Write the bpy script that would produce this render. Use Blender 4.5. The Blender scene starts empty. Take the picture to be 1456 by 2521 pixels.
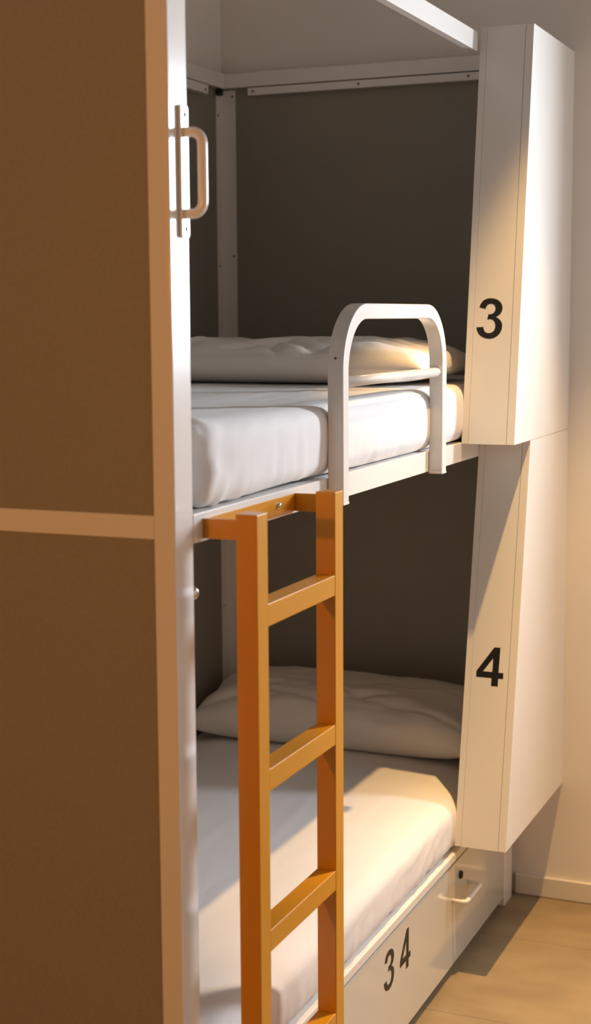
import bpy, bmesh, math, random
from mathutils import Vector, Matrix, noise

random.seed(7)
S = bpy.context.scene
COL = S.collection

# ------------------------------------------------------------------ helpers
def new_mat(name, color, rough=0.5, coat=0.0, metal=0.0, spec=0.5, sheen=0.0):
    m = bpy.data.materials.new(name); m.use_nodes = True
    b = m.node_tree.nodes['Principled BSDF']
    b.inputs['Base Color'].default_value = (*color, 1)
    b.inputs['Roughness'].default_value = rough
    b.inputs['Metallic'].default_value = metal
    b.inputs['Specular IOR Level'].default_value = spec
    if coat:
        b.inputs['Coat Weight'].default_value = coat
        b.inputs['Coat Roughness'].default_value = 0.08
    if sheen:
        b.inputs['Sheen Weight'].default_value = sheen
    return m

def noise_tint(m, scale, c1, c2, vec_scale=(1, 1, 1), detail=4):
    nt = m.node_tree; b = nt.nodes['Principled BSDF']
    tc = nt.nodes.new('ShaderNodeTexCoord'); mp = nt.nodes.new('ShaderNodeMapping')
    mp.inputs['Scale'].default_value = vec_scale
    n = nt.nodes.new('ShaderNodeTexNoise'); n.inputs['Scale'].default_value = scale; n.inputs['Detail'].default_value = detail
    r = nt.nodes.new('ShaderNodeValToRGB')
    r.color_ramp.elements[0].position = 0.3; r.color_ramp.elements[1].position = 0.7
    r.color_ramp.elements[0].color = (*c1, 1); r.color_ramp.elements[1].color = (*c2, 1)
    nt.links.new(tc.outputs['Object'], mp.inputs['Vector']); nt.links.new(mp.outputs['Vector'], n.inputs['Vector'])
    nt.links.new(n.outputs['Fac'], r.inputs['Fac']); nt.links.new(r.outputs['Color'], b.inputs['Base Color'])
    return r

def noise_bump(m, scale, strength, dist=0.002, vec_scale=(1, 1, 1), detail=4, rough=0.55):
    nt = m.node_tree; b = nt.nodes['Principled BSDF']
    tc = nt.nodes.new('ShaderNodeTexCoord'); mp = nt.nodes.new('ShaderNodeMapping')
    mp.inputs['Scale'].default_value = vec_scale
    n = nt.nodes.new('ShaderNodeTexNoise'); n.inputs['Scale'].default_value = scale
    n.inputs['Detail'].default_value = detail; n.inputs['Roughness'].default_value = rough
    bp = nt.nodes.new('ShaderNodeBump'); bp.inputs['Strength'].default_value = strength; bp.inputs['Distance'].default_value = dist
    nt.links.new(tc.outputs['Object'], mp.inputs['Vector']); nt.links.new(mp.outputs['Vector'], n.inputs['Vector'])
    nt.links.new(n.outputs['Fac'], bp.inputs['Height'])
    prev = b.inputs['Normal'].links
    if prev: nt.links.new(prev[0].from_socket, bp.inputs['Normal'])
    nt.links.new(bp.outputs['Normal'], b.inputs['Normal'])

def link(name, bm, mat, parent=None, smooth=False, bevel=0.0, seg=2):
    bmesh.ops.recalc_face_normals(bm, faces=bm.faces)
    me = bpy.data.meshes.new(name); bm.to_mesh(me); bm.free()
    me.materials.append(mat)
    for p in me.polygons: p.use_smooth = smooth
    o = bpy.data.objects.new(name, me); COL.objects.link(o)
    if parent is not None:
        o.parent = parent
        o.matrix_parent_inverse = WORLD[parent.name].inverted()
    WORLD[o.name] = Matrix.Identity(4)
    if bevel:
        md = o.modifiers.new('bevel', 'BEVEL'); md.width = bevel; md.segments = seg; md.limit_method = 'ANGLE'
        md.angle_limit = math.radians(40); md.harden_normals = True
        for p in me.polygons: p.use_smooth = True
    return o
WORLD = {}

def tag(o, label, cat, group=None):
    o['label'] = label; o['category'] = cat
    if group: o['group'] = group
    return o

def thing(name, loc, label, cat, group=None):
    o = bpy.data.objects.new(name, None); COL.objects.link(o)
    o.location = loc; o.empty_display_size = 0.1
    WORLD[o.name] = Matrix.Translation(loc)
    return tag(o, label, cat, group)

def struct(o): o['kind'] = 'structure'; return o

def B(bm, x0, x1, y0, y1, z0, z1):
    vs = [bm.verts.new(p) for p in ((x0,y0,z0),(x1,y0,z0),(x1,y1,z0),(x0,y1,z0),(x0,y0,z1),(x1,y0,z1),(x1,y1,z1),(x0,y1,z1))]
    for f in ((0,3,2,1),(4,5,6,7),(0,1,5,4),(1,2,6,5),(2,3,7,6),(3,0,4,7)): bm.faces.new([vs[i] for i in f])
    return bm
def box(*a): return B(bmesh.new(), *a)

def prism(bm, poly, axis, a, b):
    """extrude a 2D polygon along an axis; poly holds the two other coordinates in order"""
    def P(p, t):
        return {'x': (t, p[0], p[1]), 'y': (p[0], t, p[1]), 'z': (p[0], p[1], t)}[axis]
    v0 = [bm.verts.new(P(p, a)) for p in poly]; v1 = [bm.verts.new(P(p, b)) for p in poly]
    bm.faces.new(v0); bm.faces.new(v1[::-1]); n = len(poly)
    for i in range(n): bm.faces.new((v0[i], v0[(i+1) % n], v1[(i+1) % n], v1[i]))
    return bm

def tube(bm, pts, r, n=14, cap=True, flat=None):
    """round tube along a polyline"""
    pts = [Vector(p) for p in pts]; rings = []
    up = None
    for i, p in enumerate(pts):
        d = (pts[min(i+1, len(pts)-1)] - pts[max(i-1, 0)]).normalized()
        if up is None:
            up = d.orthogonal().normalized()
        up = (up - d * up.dot(d)).normalized(); s = d.cross(up)
        rings.append([bm.verts.new(p + (up*math.cos(a) + s*math.sin(a))*r) for a in (2*math.pi*k/n for k in range(n))])
    for a, b in zip(rings, rings[1:]):
        for k in range(n): bm.faces.new((a[k], a[(k+1) % n], b[(k+1) % n], b[k]))
    if cap: bm.faces.new(rings[0][::-1]); bm.faces.new(rings[-1])
    return bm

def lathe(bm, prof, origin, axis, n=24):
    o = Vector(origin); ax = Vector(axis).normalized(); u = ax.orthogonal().normalized(); w = ax.cross(u)
    rings = []
    for r, h in prof:
        if r < 1e-6: rings.append([bm.verts.new(o + ax*h)])
        else: rings.append([bm.verts.new(o + ax*h + (u*math.cos(t) + w*math.sin(t))*r) for t in (2*math.pi*k/n for k in range(n))])
    for a, b in zip(rings, rings[1:]):
        if len(a) == 1 and len(b) == 1: continue
        for k in range(n):
            q = [a[k % len(a)], a[(k+1) % len(a)], b[(k+1) % len(b)], b[k % len(b)]]
            q = list(dict.fromkeys(q))
            if len(q) > 2: bm.faces.new(q)
    return bm

def fillet(pts, r, seg=8):
    """round the inner corners of a 3D polyline"""
    pts = [Vector(p) for p in pts]; out = [pts[0]]
    for a, b, c in zip(pts, pts[1:], pts[2:]):
        d1 = (a-b).normalized(); d2 = (c-b).normalized()
        ang = d1.angle(d2); t = r/math.tan(ang/2); ctr = b + (d1+d2).normalized()*(r/math.sin(ang/2))
        p1 = b + d1*t; p2 = b + d2*t
        v1 = p1-ctr; v2 = p2-ctr
        L = v1.length; n1 = v1.normalized(); n2 = v2.normalized(); th = n1.angle(n2)
        for k in range(seg+1):
            f = k/seg
            out.append(ctr + (n1*math.sin((1-f)*th) + n2*math.sin(f*th))*(L/math.sin(th)))
    out.append(pts[-1]); return out

def rounded(cx, cy, cz, sx, sy, sz, r, step):
    """dense rounded box"""
    bm = bmesh.new()
    hx, hy, hz = sx/2, sy/2, sz/2
    def lin(h):
        core = [-(h-r) + 2*(h-r)*i/max(2, round(2*(h-r)/step)) for i in range(max(2, round(2*(h-r)/step))+1)]
        e = [r*k/4 for k in range(1, 5)]
        return [-(h-r)-x for x in reversed(e)] + core + [(h-r)+x for x in e]
    X, Y, Z = lin(hx), lin(hy), lin(hz)
    cache = {}
    def vert(p):
        k = tuple(round(c, 6) for c in p)
        if k not in cache:
            c = Vector((max(-(hx-r), min(hx-r, p[0])), max(-(hy-r), min(hy-r, p[1])), max(-(hz-r), min(hz-r, p[2]))))
            d = Vector(p)-c
            # map the cube shell onto the sphere in the rounded parts
            if d.length > 1e-9:
                m = max(abs(d.x), abs(d.y), abs(d.z))
                d = d.normalized()*m
            cache[k] = bm.verts.new(c+d+Vector((cx, cy, cz)))
        return cache[k]
    def grid(A, Bq, f):
        for i in range(len(A)-1):
            for j in range(len(Bq)-1):
                q = [vert(f(A[i], Bq[j])), vert(f(A[i+1], Bq[j])), vert(f(A[i+1], Bq[j+1])), vert(f(A[i], Bq[j+1]))]
                q = list(dict.fromkeys(q))
                if len(q) > 2:
                    try: bm.faces.new(q)
                    except ValueError: pass
    for s in (-1, 1):
        grid(X, Y, lambda a, b: (a, b, s*hz)); grid(X, Z, lambda a, b: (a, s*hy, b)); grid(Y, Z, lambda a, b: (s*hx, a, b))
    bmesh.ops.recalc_face_normals(bm, faces=bm.faces)
    return bm

# numerals (outlines in millimetres about their centre)
N3 = [[(-27.4,27.5),(-24.8,35.3),(-19.4,43.4),(-11.8,48.0),(-2.9,50.0),(6.7,49.5),(16.4,46.9),(24.5,41.2),(29.2,34.2),(31.3,26.6),(30.3,19.1),(27.4,12.2),(22.5,7.5),(15.5,3.5),(22.3,0.3),(28.5,-5.9),(31.9,-12.8),(32.5,-19.2),(31.4,-27.3),(27.6,-36.1),(21.4,-43.0),(12.7,-48.0),(2.0,-50.0),(-8.9,-48.6),(-19.4,-44.1),(-26.9,-37.1),(-31.0,-28.9),(-32.5,-21.3),(-15.1,-20.6),(-13.9,-26.7),(-10.9,-31.9),(-6.0,-35.1),(0.1,-35.9),(7.2,-34.3),(12.4,-29.6),(14.8,-22.7),(15.1,-16.8),(13.4,-9.9),(10.0,-5.2),(5.7,-2.3),(0.2,-1.6),(-6.3,-2.8),(-3.6,10.6),(3.8,10.9),(9.7,14.0),(13.2,19.8),(13.5,26.2),(11.4,32.0),(7.4,35.3),(2.0,36.4),(-4.0,35.4),(-8.6,31.6),(-10.8,27.0),(-11.6,23.7)]]
N4 = [[(8.1,48.8),(23.6,48.8),(22.6,-14.4),(35.2,-14.4),(35.2,-29.2),(22.5,-29.2),(22.5,-49),(5.2,-49),(5.2,-29.2),(-35.1,-29.0),(-35.2,-14.2)],[(6.4,20.9),(6.4,-13.8),(-18.2,-13.8)]]
def numeral(loops, origin, ux, uz, un, sx=1.0, sz=1.0, th=0.0004):
    bm = bmesh.new(); o = Vector(origin); ux = Vector(ux); uz = Vector(uz).normalized(); un = Vector(un).normalized()
    edges = []
    for L in loops:
        vs = [bm.verts.new(o + ux*(x*sx/1000) + uz*(z*sz/1000) + un*th) for x, z in L]
        edges += [bm.edges.new((vs[i], vs[(i+1) % len(vs)])) for i in range(len(vs))]
    bmesh.ops.triangle_fill(bm, use_beauty=True, use_dissolve=False, edges=edges)
    ret = bmesh.ops.extrude_face_region(bm, geom=list(bm.faces))
    for e in ret['geom']:
        if isinstance(e, bmesh.types.BMVert): e.co -= un*(th*0.9)
    return bm

# ------------------------------------------------------------------ materials
M = {}
M['white'] = new_mat('white_lacquered_metal', (.80,.775,.74), .22, coat=.3)
M['white_board'] = new_mat('white_laminate_board', (.80,.775,.735), .3)
M['white_gloss'] = new_mat('glossy_white_drawer', (.63,.63,.585), .12, coat=.9)
M['panel'] = new_mat('grey_laminate_panel', (.28,.26,.215), .55)
noise_tint(M['panel'], 260, (.255,.235,.195), (.29,.268,.225)); noise_bump(M['panel'], 320, .15, .0006)
M['orange'] = new_mat('amber_lacquered_steel', (.64,.262,.004), .33, coat=.35)
noise_bump(M['orange'], 40, .04, .001)
M['steel'] = new_mat('polished_steel', (.8,.8,.8), .12, metal=1.0)
M['screw'] = new_mat('dark_screw_metal', (.12,.1,.09), .4, metal=.6)
M['black'] = new_mat('black_vinyl', (.008,.007,.006), .45)
M['rubber'] = new_mat('black_rubber', (.01,.01,.01), .6)
M['gap'] = new_mat('dark_gap_backing', (.09,.065,.045), .8)  # dark backing colour so the narrow gaps beside the locker fronts read dark
M['sheet'] = new_mat('white_cotton_sheet', (.77,.75,.74), .85, spec=.25, sheen=.15)
noise_bump(M['sheet'], 5, .6, .014, (1.3, .4, .9), 4, .5); noise_bump(M['sheet'], 420, .12, .0008)
M['pillow'] = new_mat('white_cotton_pillowcase', (.80,.77,.73), .85, spec=.25, sheen=.15)
noise_bump(M['pillow'], 8, .5, .011, (1, 1, 1), 4); noise_bump(M['pillow'], 420, .12, .0008)
M['wall'] = new_mat('cream_plaster', (.79,.745,.675), .8, spec=.3)
noise_tint(M['wall'], 2.0, (.775,.73,.66), (.81,.765,.695)); noise_bump(M['wall'], 26, .35, .004, (1, 1, .35), 6)
M['wall_side'] = new_mat('beige_plaster', (.76,.74,.70), .85)
M['wall_dark'] = new_mat('taupe_plaster', (.28,.25,.21), .85)
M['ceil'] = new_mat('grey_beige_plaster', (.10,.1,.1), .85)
M['base'] = new_mat('cream_painted_skirting', (.72,.665,.57), .35)
M['glass'] = new_mat('window_glass', (1,1,1), 0)

# glass: transparent with a thin reflection
nt = M['glass'].node_tree; nt.nodes.clear()
go = nt.nodes.new('ShaderNodeOutputMaterial'); gm = nt.nodes.new('ShaderNodeMixShader')
gt = nt.nodes.new('ShaderNodeBsdfTransparent'); gg = nt.nodes.new('ShaderNodeBsdfGlossy'); gg.inputs['Roughness'].default_value = .02
gm.inputs[0].default_value = .06
nt.links.new(gt.outputs[0], gm.inputs[1]); nt.links.new(gg.outputs[0], gm.inputs[2]); nt.links.new(gm.outputs[0], go.inputs[0])

# floor: large vinyl tiles with thin dark joints
m = new_mat('brown_grey_vinyl_tiles', (.4,.33,.26), .42, spec=.4); M['floor'] = m
nt = m.node_tree; b = nt.nodes['Principled BSDF']
r = noise_tint(m, 5.0, (.225,.17,.10), (.31,.235,.138), (1, 1.7, 1), 8)
geo = nt.nodes.new('ShaderNodeNewGeometry'); sep = nt.nodes.new('ShaderNodeSeparateXYZ')
nt.links.new(geo.outputs['Position'], sep.inputs[0])
def joint(sock, off, period, w):
    a = nt.nodes.new('ShaderNodeMath'); a.operation = 'SUBTRACT'; a.inputs[1].default_value = off; nt.links.new(sock, a.inputs[0])
    p = nt.nodes.new('ShaderNodeMath'); p.operation = 'PINGPONG'; p.inputs[1].default_value = period/2; nt.links.new(a.outputs[0], p.inputs[0])
    c = nt.nodes.new('ShaderNodeMath'); c.operation = 'LESS_THAN'; c.inputs[1].default_value = w; nt.links.new(p.outputs[0], c.inputs[0])
    return c.outputs[0]
j1 = joint(sep.outputs[1], 1.776-4*.493, .493, .0012); j2 = joint(sep.outputs[0], .46-4*.493, .986, .0012)
mx = nt.nodes.new('ShaderNodeMath'); mx.operation = 'MAXIMUM'; nt.links.new(j1, mx.inputs[0]); nt.links.new(j2, mx.inputs[1])
mix = nt.nodes.new('ShaderNodeMixRGB'); mix.inputs[2].default_value = (.14,.11,.08,1)
nt.links.new(mx.outputs[0], mix.inputs[0]); nt.links.new(r.outputs['Color'], mix.inputs[1]); nt.links.new(mix.outputs[0], b.inputs['Base Color'])
noise_bump(m, 60, .08, .001)

# ------------------------------------------------------------------ dimensions (metres; floor at 0, bed side plane at x = 0)
XL, XR = -.926, 2.05
YW, YF = 2.1, -4.2
HC = 3.34
WX0, WX1, WZ0, WZ1 = 1.04, 1.44, 1.60, 2.36      # window opening in the end wall

# ------------------------------------------------------------------ room
struct(link('floor', box(XL-.1, XR+.1, YF-.1, YW+.1, -.1, 0), M['floor']))
struct(link('ceiling', box(XL-.1, XR+.1, YF-.1, YW+.1, HC, HC+.1), M['ceil']))
struct(link('wall_left', box(XL-.1, XL, YF, YW, 0, HC), M['wall']))
struct(link('wall_right', box(XR, XR+.1, YF, YW, 0, HC), M['wall_side']))
struct(link('wall_front', box(XL, XR, YF-.1, YF, 0, HC), M['wall_dark']))
bm = bmesh.new()
B(bm, XL, WX0, YW, YW+.1, 0, HC); B(bm, WX1, XR, YW, YW+.1, 0, HC); B(bm, WX0, WX1, YW, YW+.1, 0, WZ0); B(bm, WX0, WX1, YW, YW+.1, WZ1, HC)
struct(link('wall_back', bm, M['wall']))
struct(link('baseboard_back', box(.001, XR, YW-.012, YW, 0, .061), M['base'], bevel=.004))
struct(link('baseboard_right', box(XR-.012, XR, YF, YW-.012, 0, .061), M['base'], bevel=.003))
win = struct(link('window_1', box(0, .001, 0, .001, 0, .001), M['white']))
bm = bmesh.new()
for a in ((WX0, WX0+.03, WZ0, WZ1), (WX1-.03, WX1, WZ0, WZ1), (WX0+.03, WX1-.03, WZ0, WZ0+.03), (WX0+.03, WX1-.03, WZ1-.03, WZ1)):
    B(bm, a[0], a[1], YW-.006, YW+.016, a[2], a[3])
me = bpy.data.meshes.new('window_1'); bm.to_mesh(me); bm.free(); me.materials.append(M['white']); win.data = me
link('pane', box(WX0+.03, WX1-.03, YW+.004, YW+.008, WZ0+.03, WZ1-.03), M['glass'], win)

# ------------------------------------------------------------------ bunk bed
bed = thing('bunk_bed', (-.46, 1.04, 0), 'white framed two-storey bunk bed with grey panels and an amber ladder', 'bunk bed')
XI, YH = -.916, 2.08          # inner face of side panel, inner face of head panel
W = M['white']
# posts
link('post', box(-.038, 0, 0, .0627, 0, 2.372), W, bed, bevel=.003)
link('post', box(XI-.004, XI+.034, 0, .0627, 0, 2.372), W, bed, bevel=.003)
link('post', box(-.04, 0, 1.981, 2.062, 0, 2.372), W, bed, bevel=.003)
# grey panels
link('foot_panel', box(XI+.034, -.038, .006, .02, 1.372, 2.33), M['panel'], bed)
link('foot_panel', box(XI+.034, -.038, .006, .02, .12, 1.334), M['panel'], bed)
link('cross_bar', box(XI+.034, -.038, .002, .04, 1.334, 1.372), W, bed, bevel=.002)
link('cross_bar', box(XI+.034, -.038, .002, .04, 2.33, 2.372), W, bed, bevel=.002)
link('cross_bar', box(XI+.034, -.038, .002, .04, .08, .12), W, bed, bevel=.002)
link('side_panel', box(XI-.007, XI, .0627, YH, .1, 2.36), M['panel'], bed)
link('head_panel', box(XI, -.04, YH, YH+.01, .1, 2.36), M['panel'], bed)
# canopy rails
link('canopy_rail', box(-.022, 0, .0627, 1.632, 2.323, 2.370), W, bed, bevel=.002)
link('canopy_rail', box(XI, -.04, YH-.022, YH, 2.347, 2.388), W, bed, bevel=.002)
link('canopy_rail', box(XI, XI+.022, .0627, YH-.022, 2.345, 2.388), W, bed, bevel=.002)
# corner angle trim
bm = bmesh.new()
prism(bm, [(XI, YH), (XI+.046, YH), (XI+.046, YH-.003), (XI+.003, YH-.003), (XI+.003, YH-.040), (XI, YH-.040)], 'z', .33, 2.343)
ang = link('corner_angle', bm, W, bed)
def screw(name, p, ax, r=.0035, parent=None, mat='screw'):
    return link(name, lathe(bmesh.new(), [(0,.0016),(r*.7,.0014),(r,.0006),(r,-.001)], p, ax, 12), M[mat], parent, smooth=True)
for z in (2.325, 1.86, .81):
    screw('screw', (XI+.037, YH-.003, z), (0,-1,0), parent=ang)
for z in (2.27, 1.83, .80):
    screw('screw', (XI+.003, YH-.030, z), (1,0,0), parent=ang)
st = link('trim_strip', box(-.82, -.05, YH-.024, YH-.0, 2.322, 2.3435), W, bed, bevel=.001)
for x in (-.803, -.473, -.15):
    screw('screw', (x, YH-.024, 2.3335), (0,-1,0), parent=st)
st = link('trim_strip', box(XI, XI+.024, .2, 1.945, 2.316, 2.342), W, bed, bevel=.001)
screw('screw', (XI+.024, 1.925, 2.327), (1,0,0), parent=st)
link('gap_shade_block', box(XI+.004, XI+.020, YH-.05, YH-.026, 2.325, 2.345), M['rubber'], bed, bevel=.004)  # black block standing in for the shade inside an open corner gap
# upper berth
link('side_rail', box(-.03, 0, .0627, 1.981, 1.3207, 1.3685), W, bed, bevel=.002)
link('side_rail', box(XI, XI+.03, .0627, YH, 1.3207, 1.3685), W, bed, bevel=.002)
link('bed_base', box(XI+.03, -.03, .0627, YH, 1.340, 1.3665), M['white_board'], bed)
# lower berth
link('side_rail', box(-.03, .003, .0627, 1.981, .303, .3265), W, bed, bevel=.004, seg=3)
link('side_rail', box(XI, XI+.03, .0627, YH, .29, .3265), W, bed, bevel=.002)
link('bed_base', box(XI+.03, -.03, .0627, YH, .304, .3255), M['white_board'], bed)
# grab handle on the near post
bm = bmesh.new()
prism(bm, [(.028, 1.801), (.0335, 1.799), (.050, 1.799), (.0535, 1.803), (.0535, 1.995), (.050, 1.999), (.0335, 1.999), (.028, 1.997)], 'x', -.0005, .0065)
gh = link('grab_handle', bm, W, bed, bevel=.0015)
bm = bmesh.new()
tube(bm, fillet([(.003, .041, 1.958), (.036, .041, 1.958), (.036, .041, 1.8355), (.003, .041, 1.8355)], .018, 10), .0078, 16)
link('grip', bm, W, gh, smooth=True)
for z in (1.984, 1.813): screw('screw', (.0065, .042, z), (1,0,0), .0042, gh)
# chrome stud behind the near post
bm = bmesh.new()
lathe(bm, [(.0,.0),(.0065,.0),(.0065,.012),(.0105,.014),(.0115,.019),(.0105,.024),(.006,.027),(0,.028)], (-.014, .0627, 1.238), (0,1,0), 28)
link('chrome_stud', bm, M['steel'], bed, smooth=True)

# guard rail (bent flat tube with a round crossbar)
def arch(y0, y1, z0, z1, r, th, x0, x1):
    bm = bmesh.new(); out = []; inn = []; k = 14
    out.append((y0, z0)); inn.append((y0+th, z0))
    for i in range(k+1):
        a = math.pi - (math.pi/2)*i/k
        out.append((y0+r+r*math.cos(a), z1-r+r*math.sin(a))); inn.append((y0+r+(r-th)*math.cos(a), z1-r+(r-th)*math.sin(a)))
    for i in range(k+1):
        a = math.pi/2 - (math.pi/2)*i/k
        out.append((y1-r+r*math.cos(a), z1-r+r*math.sin(a))); inn.append((y1-r+(r-th)*math.cos(a), z1-r+(r-th)*math.sin(a)))
    out.append((y1, z0)); inn.append((y1-th, z0))
    ring = []
    for (a, c) in zip(out, inn):
        ring.append([bm.verts.new((x0, *a)), bm.verts.new((x1, *a)), bm.verts.new((x1, *c)), bm.verts.new((x0, *c))])
    for p, q in zip(ring, ring[1:]):
        for i in range(4): bm.faces.new((p[i], p[(i+1) % 4], q[(i+1) % 4], q[i]))
    bm.faces.new(ring[0]); bm.faces.new(ring[-1])
    return bm
gr = link('guard_rail', arch(.633, 1.292, 1.319, 1.7045, .135, .031, .0005, .0335), W, bed, bevel=.003)
link('crossbar', tube(bmesh.new(), [(.018, .660, 1.553), (.018, 1.264, 1.551)], .0108, 20), W, gr, smooth=True)
bm = bmesh.new(); B(bm, .0, .034, .6325, .6645, 1.3165, 1.3215)
link('end_cap', bm, W, gr, bevel=.0012)
link('end_cap', box(0, .034, 1.2605, 1.2925, 1.3165, 1.3215), W, gr, bevel=.0012)
screw('screw', (.017, .633+.0001, 1.60), (0,-1,0), .0022, gr)

# ladder
CAM = Vector((1.0801, -2.0521, 1.6776))
LT = -.03
LX0, LX1 = .0553-.0919*LT, .0937-.0887*LT
LY0, LY0B, LY1, LY1B = .1001+.1915*LT, .1428+.1952*LT, .4373+.2198*LT, .4775+.2231*LT
LS1, LDS, LTOP, LHR = 1.2166-.0324*LT, .2772+.0236*LT, 1.367-.0198*LT, .0383+.0033*LT
bm = bmesh.new(); B(bm, LX0, LX1, LY0, LY0B, 0, LTOP); B(bm, LX0, LX1, LY1, LY1B, 0, LTOP)
lad = link('ladder', bm, M['orange'], bed, bevel=.0022)
lad['label'] = 'amber ladder hooked on the upper bed rail'
for i in range(5):
    z = LS1 - i*LDS
    if z - LHR < .02: break
    link('rung', box(LX0+.0006, LX1-.0006, LY0B-.001, LY1+.001, z-LHR, z), M['orange'], lad, bevel=.002)
bm = bmesh.new()
BZ0, BZ1 = 1.3255, 1.3585
B(bm, 0, .004, LY0, LY1B, BZ0, BZ1); B(bm, .004, LX0+.002, LY0+.0005, LY0+.006, BZ0, BZ1); B(bm, .004, LX0+.002, LY1B-.0065, LY1B-.0005, BZ0, BZ1)
link('bracket', bm, M['orange'], lad, bevel=.0008)
link('bolt', lathe(bmesh.new(), [(0,.006),(.003,.0055),(.0052,.004),(.006,.001),(.006,-.001)], (.004, .388, 1.3445), (1,0,0), 20), M['steel'], lad, smooth=True)

# ------------------------------------------------------------------ mattresses
def mattress(name, z0, z1, x0, x1, y0, y1, label, seed, crown):
    cx, cy, cz = (x0+x1)/2, (y0+y1)/2, (z0+z1)/2
    bm = rounded(cx, cy, cz, x1-x0, y1-y0, z1-z0, .034, .0125)
    bm.normal_update()
    for v in bm.verts:
        p = v.co.copy(); n = v.normal
        t = (p.z-z0)/(z1-z0)
        d = 0
        # gentle crown across the top
        if t > .4:
            u = (p.x-cx)/((x1-x0)/2)
            v.co.z -= crown*(abs(u)**6)*(t-.4)/.6
        # belly of the sides
        side = abs(n.x) if abs(n.x) > abs(n.y) else abs(n.y)
        d += .004*math.sin(math.pi*t)*side
        # soft undulation and tension wrinkles
        d += .004*noise.noise(Vector((p.x*4, p.y*2.2, p.z*6+seed)))
        if side > .5:
            d += .0022*noise.noise(Vector((p.x*30, p.y*34, p.z*9+seed)))*(1-t)*1.6
        # long tension streaks along the bed on the top sheet
        if n.z > .3:
            q = noise.noise(Vector((p.x*16+p.y*1.5, p.y*1.1, seed)))
            r2 = noise.noise(Vector((p.x*2.1, p.y*1.6, seed+5)))
            d += .0035*max(0, 1-abs(q)*5)*max(0, r2+.25)
        # pulled cloth on the sides
        if side > .5:
            q = noise.noise(Vector((p.x*9+p.z*5, p.y*9-p.z*14, p.z*5+seed)))
            d += .0028*max(0, 1-abs(q)*4.5)*(.35+noise.noise(Vector((p.x*3, p.y*3, seed+9))))
        # gathered corners
        ce = max(0, 1-min(abs(p.y-y0), abs(p.y-y1))/.12)
        d += ce*(.007*noise.noise(Vector((p.x*24, p.y*26, p.z*30+seed)))+.004*noise.noise(Vector((p.x*60, p.y*55, p.z*40+seed))))
        # elastic hem gathers
        if side > .5 and t < .3: d += .003*(1-t/.3)*noise.noise(Vector((p.x*70, p.y*70, seed)))
        v.co += n*d
        if v.co.z < z0: v.co.z = z0
    o = link(name, bm, M['sheet'], smooth=True)
    return tag(o, label, 'mattress')
mattress('mattress', 1.3695, 1.514, XI+.006, -.002, .105, YH-.006, 'thick white-sheeted mattress on the upper berth behind the guard rail', 3.1, .006)
mattress('mattress', .3285, .478, XI+.006, -.003, .105, YH-.006, 'white-sheeted mattress on the lower berth above the numbered drawer', 11.7, .028)

# ------------------------------------------------------------------ pillows
def pillow(name, c, sx, sy, h, rotz, tilt, label, seed, folds):
    bm = bmesh.new(); nu, nv = 170, 110
    def top(u, v):
        e = max(0, 1-abs(u)**6)**.5*max(0, 1-abs(v)**3.6)**.5
        return e
    R = Matrix.Rotation(rotz, 4, 'Z') @ Matrix.Rotation(tilt, 4, 'X')
    grids = []
    for s in (1, -1):
        g = []
        for i in range(nu+1):
            row = []
            u = -1+2*i/nu
            for j in range(nv+1):
                v = -1+2*j/nv
                x = u*sx/2*(1-.055*(1-abs(v)**2)*0 + .0) ; y = v*sy/2
                # edges pulled in between the corners
                x *= 1-.035*(1-v*v)*abs(u); y *= 1-.07*(1-u*u)*abs(v)
                t = top(u, v)
                z = s*h*t*(.62 if s > 0 else .38)
                if s > 0:
                    w = .010*noise.noise(Vector((u*2.6+seed, v*2.2, 0)))+.004*noise.noise(Vector((u*7, v*6+seed, 1)))
                    # creases running in from the corners
                    for (fu, fv, ang, wd, dep, ln) in folds:
                        du, dv = u-fu, v-fv
                        a = du*math.cos(ang)+dv*math.sin(ang); bq = -du*math.sin(ang)+dv*math.cos(ang)
                        if -ln < a < ln: w -= dep*math.exp(-(bq/wd)**2)*(1-(a/ln)**2)
                    z += w*min(1, t*2)
                row.append((x, y, z))
            g.append(row)
        grids.append(g)
    cache = {}
    def V(s, i, j):
        k = (i, j) if (i in (0, nu) or j in (0, nv)) else (s, i, j)
        if k not in cache:
            x, y, z = grids[s][i][j]
            if len(k) == 2: z = 0
            cache[k] = bm.verts.new(Vector(c) + (R @ Vector((x, y, z))))
        return cache[k]
    for s in (0, 1):
        for i in range(nu):
            for j in range(nv):
                q = [V(s,i,j), V(s,i+1,j), V(s,i+1,j+1), V(s,i,j+1)]
                try: bm.faces.new(q if s == 0 else q[::-1])
                except ValueError: pass
    o = link(name, bm, M['pillow'], smooth=True)
    return tag(o, label, 'pillow')
pillow('pillow', (-.445, 1.535, 1.556), .83, .56, .112, math.radians(2), 0,
       'plump white pillow on the upper berth mattress, creased at the front', 2.3,
       [(-.62,-.72,1.15,.035,.016,.42), (-.56,-.72,1.15,.04,-.010,.42), (-.10,-.62,.9,.05,.016,.35), (.02,-.7,1.9,.045,.014,.3), (.20,-.66,2.3,.05,.015,.33),
        (.33,-.72,1.1,.045,.014,.28), (.0,-.9,.03,.03,.012,.55), (.62,-.5,.35,.06,.012,.4), (.55,-.2,2.7,.07,.010,.4), (.8,.1,.9,.06,.012,.35)])
pillow('pillow', (-.455, 1.885, .545), .85, .37, .15, math.radians(1), math.radians(9),
       'white pillow lying in the shade on the lower berth mattress', 8.9,
       [(-.2,-.5,2.6,.06,.009,.4), (.25,-.3,.5,.07,.009,.4), (-.75,-.6,.7,.06,.010,.3), (.05,-.2,2.2,.05,.009,.45), (.6,-.6,2.7,.05,.008,.4)])

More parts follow.
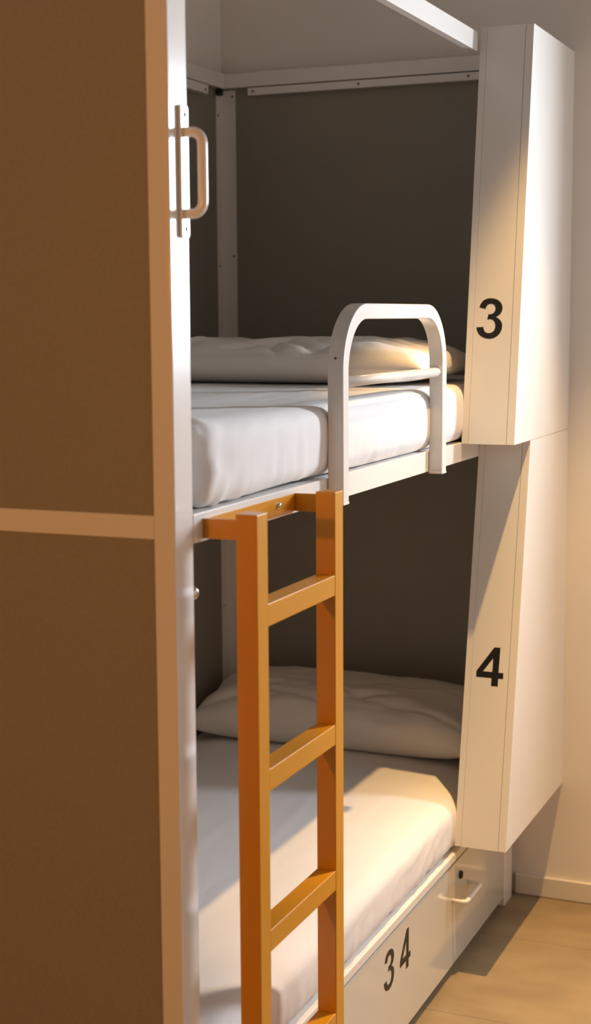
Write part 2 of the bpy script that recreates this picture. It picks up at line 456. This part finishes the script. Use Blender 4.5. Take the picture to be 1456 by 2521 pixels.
# ------------------------------------------------------------------ wall lockers numbered 3 and 4
LKX0, LKX1 = -.0006+.001, .1343
def locker(z0, z1, y0, y1, loops, numpos, label):
    t = thing('wall_locker', ((LKX0+LKX1)/2, YW, z0), label, 'locker')
    side = [(y0, z0), (YW, z0), (YW, z1), (y1, z1)]
    link('side_board', prism(bmesh.new(), side, 'x', LKX0, .0168), M['white_board'], t, bevel=.0006)
    link('side_board', prism(bmesh.new(), side, 'x', .1143, LKX1), M['white_board'], t, bevel=.0006)
    dz = z1-z0
    def yy(z): return y0+(y1-y0)*(z-z0)/dz
    link('front_backing', prism(bmesh.new(), [(yy(z0+.001)+.003, z0+.001), (yy(z0)+.02, z0+.001), (y1+.02, z1-.001), (yy(z1-.001)+.003, z1-.001)], 'x', .0168, .1143), M['gap'], t)
    fp = link('front_panel', prism(bmesh.new(), [(y0+.0003, z0), (y0+.003, z0), (y1+.003, z1), (y1+.0003, z1)], 'x', .0175, .1134), M['white_board'], t)
    link('top_board', box(.0168, .1143, y1+.02, YW, z1-.016, z1), M['white_board'], t)
    link('bottom_board', box(.0168, .1143, y0+.02, YW, z0, z0+.016), M['white_board'], t)
    link('back_board', box(.0168, .1143, YW-.006, YW, z0+.016, z1-.016), M['white_board'], t)
    up = Vector((0, y1-y0, dz)).normalized(); n = Vector((0, -dz, y1-y0)).normalized()
    x, s = numpos
    o = Vector((x, y0+.0003, z0)) + up*s
    nm = link('numeral', numeral(loops, o, (1,0,0), up, n), M['black'], fp)
    nm['label'] = 'black vinyl numeral'
    return t
locker(1.3655, 2.384, 1.5212, 1.6596, N3, (.0573, .3091), 'upper tapered white locker with black number 3 on its front')
locker(.346, 1.3645, 1.4871, 1.6811, N4, (.0652, .4598), 'lower tapered white locker with black number 4 on its front')

# ------------------------------------------------------------------ drawer under the lower berth
dr = thing('under_bed_drawer', (-.3, 1.04, .01), 'glossy white drawer under the lower berth with black numbers 3 and 4', 'drawer')
fr = link('drawer_front', box(-.018, 0, .075, 1.976, .03, .2965), M['white_gloss'], dr, bevel=.0012)
bm = bmesh.new(); B(bm, -.75, -.018, .09, .102, .04, .28); B(bm, -.75, -.018, 1.955, 1.967, .04, .28); B(bm, -.75, -.018, .102, 1.955, .04, .052); B(bm, -.762, -.75, .09, 1.967, .04, .28)
link('drawer_box', bm, M['white_board'], dr)
for y in (.3, 1.7):
    for x in (-.1, -.68): link('caster', lathe(bmesh.new(), [(0,-.006),(.017,-.006),(.0205,-.003),(.0205,.003),(.017,.006),(0,.006)], (x, y, .0205), (1,0,0), 24), M['rubber'], dr, smooth=True)
n1 = link('numeral', numeral(N3, (0, .995, .2205), (0,1.06,0), (0,0,1), (1,0,0), 1.0, .93), M['black'], fr); n1['label'] = 'black numeral 3'
n2 = link('numeral', numeral(N4, (0, 1.107, .2215), (0,1.06,0), (0,0,1), (1,0,0), 1.0, .97), M['black'], fr); n2['label'] = 'black numeral 4'
bm = bmesh.new()
tube(bm, fillet([(-.002, 1.475, .2055), (.036, 1.475, .2055), (.036, 1.612, .2055), (-.002, 1.612, .2055)], .014, 8), .0058, 14)
link('pull_handle', bm, W, dr, smooth=True)
bm = bmesh.new()
lathe(bm, [(.0,.0065),(.0085,.006),(.0105,.004),(.0108,-.001)], (0, 1.542, .2505), (1,0,0), 24)
link('lock', bm, M['rubber'], dr, smooth=True)

# ------------------------------------------------------------------ ceiling downlights
LAMP = Vector((.607, 1.26, 3.325))
def downlight(x, y, label, glow, color, strength):
    t = thing('ceiling_downlight', (x, y, HC), label, 'lamp', None)
    bm = bmesh.new(); lathe(bm, [(.030,-.002),(.034,-.006),(.044,-.006),(.048,-.001),(.048,.0)], (x, y, HC), (0,0,1), 32)
    link('trim_ring', bm, M['white'], t, smooth=True)
    bm = bmesh.new(); lathe(bm, [(0,-.001),(.030,-.001),(.030,.0)], (x, y, HC), (0,0,1), 32)
    mt = bpy.data.materials.new('lamp_lens'); mt.use_nodes = True
    b = mt.node_tree.nodes['Principled BSDF']; b.inputs['Emission Color'].default_value = (*color, 1); b.inputs['Emission Strength'].default_value = glow
    link('lens', bm, mt, t, smooth=True)
WARM = (1.0, .60, .235)
downlight(LAMP.x, LAMP.y, 'lit round warm ceiling downlight over the aisle by the lockers', 12, WARM, 1)
# the reflector lamp throws a wide beam with a hot core
for nm, e, size, blend in (('aisle_spot', 205, 55.5, .4), ('aisle_spot_core', 400, 40, 1.0)):
    ld = bpy.data.lights.new(nm, 'SPOT'); ld.energy = e; ld.color = WARM; ld.spot_size = math.radians(size); ld.spot_blend = blend; ld.shadow_soft_size = .022
    lo = bpy.data.objects.new(nm, ld); COL.objects.link(lo); lo.location = LAMP; lo.rotation_euler = (math.radians(1.5), math.radians(-1.8), 0)

# amber fill lamp added on the unseen rear wall to light the bed's foot
P2 = Vector((-.48, YF+.11, 1.85))
t = thing('added_fill_lamp', (P2.x, YF, P2.z), 'added amber fill lamp on the unseen wall behind the foot of the bed', 'lamp')
link('back_plate', lathe(bmesh.new(), [(0,0),(.05,0),(.05,.012),(.045,.016),(0,.016)], (P2.x, YF, P2.z), (0,1,0), 32), M['white'], t, smooth=True)
bm = bmesh.new(); lathe(bm, [(0,.016),(.075,.016),(.085,.03),(.085,.07),(.07,.085),(0,.088)], (P2.x, YF, P2.z), (0,1,0), 40)
mt = bpy.data.materials.new('amber_fill_glow'); mt.use_nodes = True
b = mt.node_tree.nodes['Principled BSDF']; b.inputs['Emission Color'].default_value = (1, .4, .1, 1); b.inputs['Emission Strength'].default_value = 6
link('diffuser', bm, mt, t, smooth=True)
ld = bpy.data.lights.new('rear_fill_spot', 'SPOT'); ld.energy = 145; ld.color = (1.0, .37, .02); ld.spot_size = math.radians(150); ld.spot_blend = .8; ld.shadow_soft_size = .06
lo = bpy.data.objects.new('rear_fill_spot', ld); COL.objects.link(lo); lo.location = P2 + Vector((0, .05, 0))
lo.rotation_euler = (math.radians(90), 0, 0)

# daylight through the small window in the end wall
ad = bpy.data.lights.new('daylight', 'AREA'); ad.shape = 'RECTANGLE'; ad.size = .34; ad.size_y = .70; ad.energy = 68; ad.color = (.88,.97,1.08)
ao = bpy.data.objects.new('daylight', ad); COL.objects.link(ao); ao.location = ((WX0+WX1)/2, YW+.03, (WZ0+WZ1)/2); ao.rotation_euler = (math.radians(-90), 0, 0)

w = bpy.data.worlds.new('sky'); S.world = w; w.use_nodes = True
w.node_tree.nodes['Background'].inputs[0].default_value = (.75,.87,1,1); w.node_tree.nodes['Background'].inputs[1].default_value = 1.5

# ------------------------------------------------------------------ camera
cd = bpy.data.cameras.new('camera'); cam = bpy.data.objects.new('camera', cd); COL.objects.link(cam)
yaw, pitch, roll = math.radians(23.1369), math.radians(-7.3659), math.radians(-.3545)
fw = Vector((-math.sin(yaw)*math.cos(pitch), math.cos(yaw)*math.cos(pitch), math.sin(pitch)))
rt = Vector((math.cos(yaw), math.sin(yaw), 0)); up = rt.cross(fw)
rt, up = rt*math.cos(roll)+up*math.sin(roll), up*math.cos(roll)-rt*math.sin(roll)
cam.matrix_world = Matrix(((rt.x, up.x, -fw.x, CAM.x), (rt.y, up.y, -fw.y, CAM.y), (rt.z, up.z, -fw.z, CAM.z), (0,0,0,1)))
cd.sensor_fit = 'VERTICAL'; cd.sensor_height = 24; cd.lens = 3706.73/2521*24
cd.clip_start = .05
cd.dof.use_dof = True; cd.dof.focus_distance = 3.2; cd.dof.aperture_fstop = 2.6
S.camera = cam

S.view_settings.view_transform = 'Standard'; S.view_settings.look = 'None'
S.view_settings.exposure = 0.12; S.view_settings.gamma = 1; S.view_settings.use_curve_mapping = False
S.cycles.max_bounces = 10; S.cycles.diffuse_bounces = 6; S.cycles.glossy_bounces = 4
S.cycles.use_denoising = True
S.cycles.sample_clamp_indirect = 6
